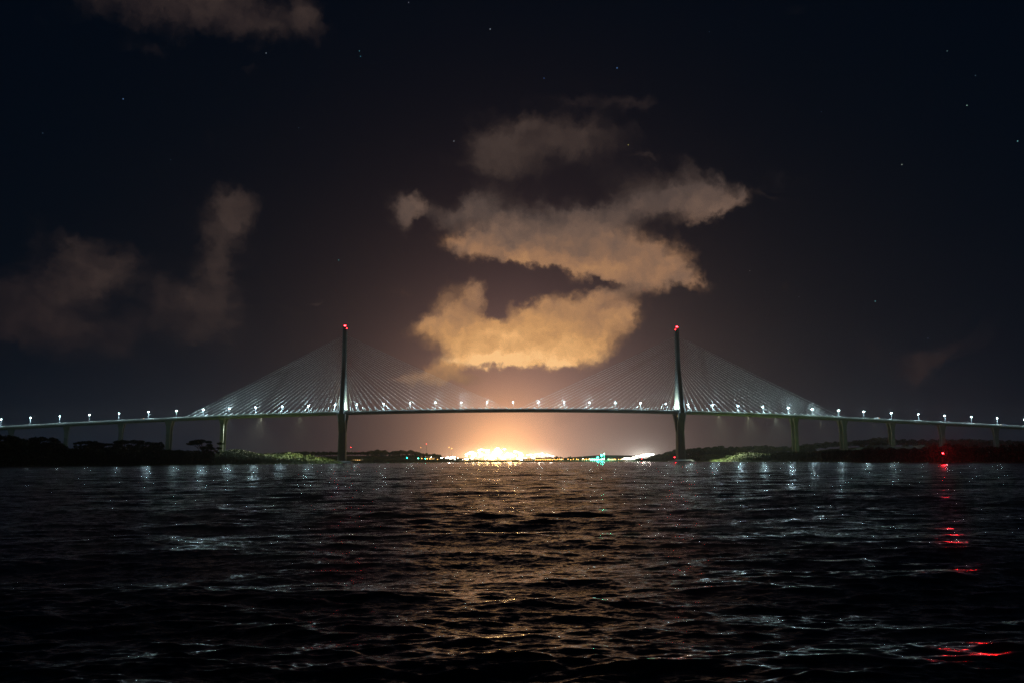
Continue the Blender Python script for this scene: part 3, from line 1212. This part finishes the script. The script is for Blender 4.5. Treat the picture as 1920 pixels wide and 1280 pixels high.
undergrowth('undergrowth', -200, 400, 60000, 2, 60, 11.0, M['leafA'])
undergrowth('undergrowth', 1540, 2100, 60000, 2, 60, 9.0, M['leafA'])
undergrowth('tall_grass', 385, 700, 46000, 1, 330, 1.6, M['leafC'])
undergrowth('tall_grass', 1270, 1600, 30000, 1, 260, 1.6, M['leafC'])
undergrowth('undergrowth', 700, 860, 9000, 2, 40, 3.0, M['leafA'])
undergrowth('undergrowth', 1190, 1310, 9000, 2, 40, 4.0, M['leafA'])

# added, unseen floodlights hung under the deck to brighten the banks
for i, (px, pw, an, ty, col, lb) in enumerate(((434, 3.2e5, 92, -.5, (.85, 1, .75), 'added hooded floodlight under the deck beside the nearest left pier'),
                                               (492, 8.5e5, 96, -.6, (.95, 1, .70), 'added hooded floodlight under the deck midway between the left pier and the left pylon'),
                                               (565, 7e5, 100, -.3, (.92, 1, .56), 'added hooded floodlight under the deck just left of the left pylon'),
                                               (1345, 1.3e6, 90, -.4, (.92, 1, .60), 'added hooded floodlight under the deck just right of the right pylon'),
                                               (1400, 1.3e6, 90, -.5, (.92, 1, .60), 'added hooded floodlight under the deck midway between the right pylon and its first pier'),
                                               (1450, 6e5, 84, -.8, (.85, 1, .72), 'added hooded floodlight under the deck beside the first right pier'),
                                               (1532, 2.5e5, 74, -.9, (.9, 1, .72), 'added hooded floodlight under the deck between the two nearest right piers'),
                                               (1632, 3e5, 80, -.6, (.95, 1, .72), 'added hooded floodlight under the right approach past the second pier'))):
    x, Y = bridge_xy(px)
    b = bridge_point(x, -6, -3.62)
    f = empty('floodlight', b)
    tag(f, lb, 'floodlight', 'added floodlights under the deck')
    mb = MB()
    mb.tube([(0, 0, .1), (0, 0, -.5)], [.1, .1])
    mb.build('bracket', M['steel'], f)
    mb = MB()
    mb.loft([[(-.3, -.3, -.5), (.3, -.3, -.5), (.3, .3, -.5), (-.3, .3, -.5)], [(-.5, -.5, -.95), (.5, -.5, -.95), (.5, .5, -.95), (-.5, .5, -.95)]])
    mb.build('housing', M['steel'], f)
    light('flood_beam', 'SPOT', col, pw, .3, f, (0, 0, -1.3), aim=(0, ty, -1), angle=an, blend=.8)

# ------------------------------------------------------------------ port on the far shore


def make_mast(hm, arms=2):
    root = empty('light_mast')
    mb = MB()
    mb.tube([(0, 0, -1), (0, 0, hm)], [.5, .25], 8)
    mb.build('pole', M['steel'], root, True)
    mb = MB()
    mb.box(-2.4, 2.4, -.3, .3, hm - .3, hm + .1)
    mb.build('crossbar', M['steel'], root)
    return root


def mast_heads(root, hm, m, r_, n=3):
    mb = MB()
    for k in range(n):
        mb.ball(((k - (n - 1) / 2) * 2.0, -.9, hm - .3), r_, 8, 5, .8)
    mb.build('lamp_head', m, root)


def put_mast(px, py, d, kind, r_, lab, grp, power=0, col=None, n=3):
    tip = at(px, py, d)
    g = gz(tip.x, d)
    hm = max(tip.z - g, 3.0)
    root = make_mast(hm)
    root.location = (tip.x, d, g)
    mast_heads(root, hm, M[kind], r_, n)
    if power:
        light('mast_light', 'POINT', col, power, 3.0, root, (0, -1.5, hm + .5))
    tag(root, lab, 'light mast', grp)
    return root


# the blazing terminal
G1 = 'floodlight masts of the blazing terminal'
for i in range(95):
    u = rnd.random()
    px = 873 + 108 * u
    env = math.sin(math.pi * min(1, max(0, (px - 862) / 128))) ** .8
    py = 861 - rnd.random() ** .8 * (6 + 17 * env)
    strong = i % 5 == 0
    put_mast(px, py, rnd.uniform(1900, 2350), 'lampgold' if i % 2 else 'lampcity', rnd.uniform(1.1, 1.9), 'floodlight mast blazing gold-white in the brightest part of the port', G1,
             0.22e6 if strong else 0, (1.0, .62, .22))
G2 = 'white floodlight masts right of the blaze'
for i, (px, py) in enumerate(((990, 852), (995, 851), (998, 856), (1003, 851), (1011, 850), (1016, 849), (1020, 851), (1026, 851), (1032, 853), (1036, 854), (985, 857), (1001, 858))):
    put_mast(px, py, 1950 + i * 9, 'lampcity', 1.25, 'white floodlight mast in the cluster right of the golden blaze', G2, 2e5 if i in (4, 8) else 0, (1, .88, .72))
G3 = 'white floodlight masts beside the right headland'
for i in range(30):
    u = i / 29.0
    px = 1168 + 56 * u
    py = 858 - 9.5 * max(0, (u - .25)) / .75 + rnd.uniform(-1.5, 2.5)
    put_mast(px, py, 1850 + rnd.uniform(0, 120), 'lampcity', .9 + .5 * u, 'white floodlight mast in the cluster left of the right headland', G3, 2.4e5 if i in (14, 20, 26) else 0, (1, .92, .82))
G4 = 'white floodlight masts on the left of the port'
for i, (px, py) in enumerate(((829, 857), (834, 858), (837, 857), (840, 856), (843, 857), (847, 856), (851, 855), (850, 857), (845, 858))):
    put_mast(px, py, 1830 + i * 8, 'lampcity' if i not in (0, 6) else 'lampcool', .95, 'small white floodlight mast between the left ridge and the blaze', G4, 1.2e5 if i == 4 else 0, (1, .85, .7))
for i, (px, py, kd, lab) in enumerate(((853.5, 861.5, 'lampcool', 'low bluish quay lamp below the white masts left of the blaze'),
                                       (858.5, 857.5, 'lampcool', 'small bluish quay lamp left of the blaze'),
                                       (867.5, 861.5, 'lampcity', 'low white quay lamp at the left foot of the blaze'),
                                       (808.5, 858.5, 'lampcool', 'small white lamp above the amber quay lamps'))):
    put_mast(px, py, 1800, kd, .7, lab, 'quay lamps', n=1)
# small shore lamps left
for i, (px, py, kd, r_, lab) in enumerate(((763.5, 861, 'lampgreen', .9, 'lone green navigation lamp at the foot of the left ridge'),
                                           (784.5, 863.5, 'lampgreen', .8, 'green quay lamp, left one beside the amber lamps'),
                                           (797.5, 863.5, 'lampgreen', .9, 'green quay lamp, right one beside the amber lamps'),
                                           (783.5, 861, 'lampamber', .6, 'amber quay lamp above the left green quay lamp'),
                                           (791, 861, 'lampamber', .8, 'amber quay lamp between the two green quay lamps'),
                                           (801, 860.5, 'lampamber', 1.0, 'large amber quay lamp just right of the right green lamp'),
                                           (806, 861, 'lampamber', .9, 'amber quay lamp below the small white lamp'),
                                           (820, 861, 'lampamber', .9, 'rightmost amber quay lamp at the end of the left ridge'))):
    put_mast(px, py, 1715, kd, r_, lab, 'quay lamps', n=1)
# amber quay between the blaze and the green lamps
G5 = 'amber quay lamps along the far shore'
for i, px in enumerate(list(np.arange(1004, 1058, 3.2)) + [1065, 1070, 1075, 1081, 1084, 1092, 1096, 1099, 1104] + list(np.arange(1141, 1156, 2.6)) + [1160, 1164, 1170]):
    put_mast(px, 862.5 - rnd.choice((0, 0, 1.5, 3)), 1775, 'lampamber', .8, 'amber quay lamp on the far shore between the blaze and the right headland', G5, n=1)
put_mast(1052, 859.5, 1775, 'lampcity', .6, 'single pale lamp on a pole before the dark tree clump', 'quay lamps', n=1)
put_mast(1120.5, 856.5, 1790, 'lampgreen', 1.9, 'big green signal lamp, lower left one of the pair', 'green signal lamps', 1.4e5, (.05, 1, .65), n=1)
put_mast(1128.3, 852.6, 1790, 'lampgreen', 2.1, 'big green signal lamp, upper right one of the pair', 'green signal lamps', 1.6e5, (.05, 1, .65), n=1)
put_mast(1133, 849.7, 1800, 'lampcool', .7, 'small white lamp just above the big green signal lamps', 'quay lamps', n=1)
for i, px in enumerate((1108, 1111, 1115, 1119, 1123, 1127, 1130, 1133)):
    put_mast(px, 861 - (i in (6, 7)) * 1.5, 1780, 'lampcool', .8, 'cool white quay lamp under the big green signal lamps', 'cool lamps under the green signals', n=1)
for (px, py, kd, lab) in ((1093, 858.6, 'lampcity', 'pale lamp on a pole left of the cool quay lamps'), (1100, 860, 'lampamber', 'amber lamp on a pole left of the cool quay lamps'),
                          (1105, 859.5, 'lampcity', 'pale lamp nearest the cool quay lamps on their left')):
    put_mast(px, py, 1782, kd, .8, lab, 'quay lamps', n=1)


def put_tower(px, py, d, kd, r_, lab):
    """lattice mast with a warning lamp on top"""
    tip = at(px, py, d)
    g = gz(tip.x, d)
    hm = tip.z - g
    root = empty('radio_mast', (tip.x, d, g))
    mb = MB()
    b_ = 1.6
    for k in range(4):
        a = math.pi / 4 + k * math.pi / 2
        mb.tube([(b_ * math.cos(a), b_ * math.sin(a), -1), (.3 * math.cos(a), .3 * math.sin(a), hm)], [.12, .07], 4)
    nst = 10
    for s_ in range(nst):
        z0, z1 = hm * s_ / nst, hm * (s_ + 1) / nst
        r0 = b_ + (.3 - b_) * s_ / nst
        r1 = b_ + (.3 - b_) * (s_ + 1) / nst
        for k in range(4):
            a = math.pi / 4 + k * math.pi / 2
            mb.tube([(r0 * math.cos(a), r0 * math.sin(a), z0), (r1 * math.cos(a + math.pi / 2), r1 * math.sin(a + math.pi / 2), z1)], [.05, .05], 4)
    mb.build('lattice', M['steel'], root)
    mb = MB()
    mb.ball((0, 0, hm + r_), r_, 8, 6)
    mb.build('warning_lamp', M[kd], root)
    tag(root, lab, 'radio mast', 'radio masts behind the port')


put_tower(658, 838, 1880, 'lampred', .35, 'thin radio mast with a red lamp just right of the left pylon')
put_tower(799.5, 832, 2500, 'lampredS', 1.2, 'tall radio mast with a pink lamp above the end of the left ridge')
put_tower(789, 838.3, 2500, 'lampamber', .6, 'radio mast with a faint amber lamp left of the taller pink-lit one')
put_tower(842, 838.3, 2600, 'lampamber', .9, 'radio mast with an amber lamp left of the blaze, the taller of two')
put_tower(847, 840.5, 2600, 'lampamber', .9, 'radio mast with an amber lamp left of the blaze, the shorter of two')
put_tower(901, 843.5, 2600, 'lampamber', .6, 'radio mast with a faint lamp above the left part of the blaze')


def shed(px0, px1, ytop, d, nwin, lab):
    a = at(px0, ytop, d)
    b = at(px1, ytop, d)
    g = gz((a.x + b.x) / 2, d)
    W = b.x - a.x
    h = max(a.z - g, 5)
    root = empty('port_building', ((a.x + b.x) / 2, d, g))
    mb = MB()
    mb.box(-W / 2, W / 2, 0, 24, -1, h * .8)
    mb.build('wall', M['wall'], root)
    mb = MB()
    mb.loft([[(-W / 2 - .6, -.8, h * .8), (-W / 2 - .6, 24.8, h * .8), (-W / 2 - .6, 12, h)], [(W / 2 + .6, -.8, h * .8), (W / 2 + .6, 24.8, h * .8), (W / 2 + .6, 12, h)]])
    mb.build('roof', M['roof'], root)
    for k in range(nwin):
        u = (k + .5) / nwin
        cx = -W / 2 + W * u
        mb = MB()
        mb.box(cx - W / nwin * .32, cx + W / nwin * .32, -.12, .0 - .005, h * .3, h * .58)
        mb.build('window', M['window'], root)
    tag(root, lab, 'building', 'port buildings')


shed(1004, 1017, 857, 1800, 5, 'low port building with lit windows left of the lamp-lit quay row')
shed(1022, 1037, 856, 1800, 6, 'port building with lit windows right before the dark tree clump')
shed(1141, 1154, 858, 1795, 7, 'port building with a bright amber front right of the green signal lamps')
shed(984, 998, 858.5, 1790, 4, 'low port building at the right foot of the golden blaze')
shed(1106, 1122, 859, 1800, 5, 'port building behind the cool quay lamps under the green signals')
shed(806, 814, 861.5, 1722, 3, 'small shore hut beside the amber quay lamps')
shed(661, 676, 861.3, 1420, 4, 'long low pale building just right of the left pylon foot')

# ------------------------------------------------------------------ buoys


def make_buoy(x, d, hl, power, lab, scale=1.0, r_=.33):
    root = empty('channel_buoy', (x, d, 0), .35)
    mb = MB()
    mb.tube([(0, 0, -.9), (0, 0, -.2), (0, 0, .55), (0, 0, .75)], [1.1 * scale, 1.35 * scale, 1.35 * scale, 1.1 * scale], 20)
    mb.build('float', M['buoy_red'], root)
    mb = MB()
    for k in range(4):
        a = k * math.pi / 2 + math.pi / 4
        mb.tube([(1.0 * scale * math.cos(a), 1.0 * scale * math.sin(a), .75), (.28 * scale * math.cos(a), .28 * scale * math.sin(a), hl - .8)], [.07, .06], 6)
        for s_ in range(3):
            u0, u1 = s_ / 3, (s_ + 1) / 3
            r0, r1 = (1.0 - .72 * u0) * scale, (1.0 - .72 * u1) * scale
            z0, z1 = .75 + (hl - 1.55) * u0, .75 + (hl - 1.55) * u1
            a2 = a + math.pi / 2
            mb.tube([(r0 * math.cos(a), r0 * math.sin(a), z0), (r1 * math.cos(a2), r1 * math.sin(a2), z1)], [.04, .04], 5)
    mb.build('lattice', M['buoy_red'], root)
    mb = MB()
    mb.loft([[(-.5 * scale, -.06, hl - 2.3), (.5 * scale, -.06, hl - 2.3), (.5 * scale, .06, hl - 2.3), (-.5 * scale, .06, hl - 2.3)],
             [(-.35 * scale, -.06, hl - 1.2), (.35 * scale, -.06, hl - 1.2), (.35 * scale, .06, hl - 1.2), (-.35 * scale, .06, hl - 1.2)]])
    mb.build('daymark', M['buoy_red'], root)
    mb = MB()
    mb.tube([(0, 0, hl - .8), (0, 0, hl - .35)], [.5 * scale, .62 * scale], 12)
    mb.build('lantern_base', M['steel'], root)
    mb = MB()
    mb.ball((0, 0, hl), r_ * .8, 12, 8, 1.0)
    mb.build('lantern', M['lampred'], root)
    light('lantern_light', 'SPOT', (1, .012, .02), power, r_ * 1.05, root, (0, 0, hl + .02), aim=Matrix.Rotation(-.35, 3, 'Z') @ Vector((-x * .6 / d, -1, -.03)), angle=170, blend=.2)
    tag(root, lab, 'buoy', 'red channel buoys')


x = xat(1768, 410, 5.6)
make_buoy(x, 410, 5.6, 95000, 'channel buoy with a blazing red lantern before the black wood on the right', 1.2, .42)
x = xat(1265, 1050, 6.1)
make_buoy(x, 1050, 6.1, 30000, 'channel buoy with a red lantern right in front of the right pylon foot', 1.4, .7)
x = xat(1203, 1350, 5.0)
make_buoy(x, 1350, 4.6, 2500, 'small far channel buoy with a faint red lantern left of the right headland', 1.2, .35)

# ------------------------------------------------------------------ haze
mb = MB()
mb.box(-6800, 6800, -60, 7000, -2.6, 420)
hz = bpy.data.materials.new('haze_air')
hz.use_nodes = True
hz.node_tree.nodes.clear()
t = NB(hz.node_tree)
pv = t.n('ShaderNodeVolumePrincipled')
pv.inputs['Color'].default_value = (.92, .93, .95, 1)
pv.inputs['Density'].default_value = 0.00004
pv.inputs['Anisotropy'].default_value = 0.75
mo = t.n('ShaderNodeOutputMaterial')
hz.node_tree.links.new(pv.outputs[0], mo.inputs['Volume'])
o = mb.build('haze', hz)
tag(o, kind='stuff')
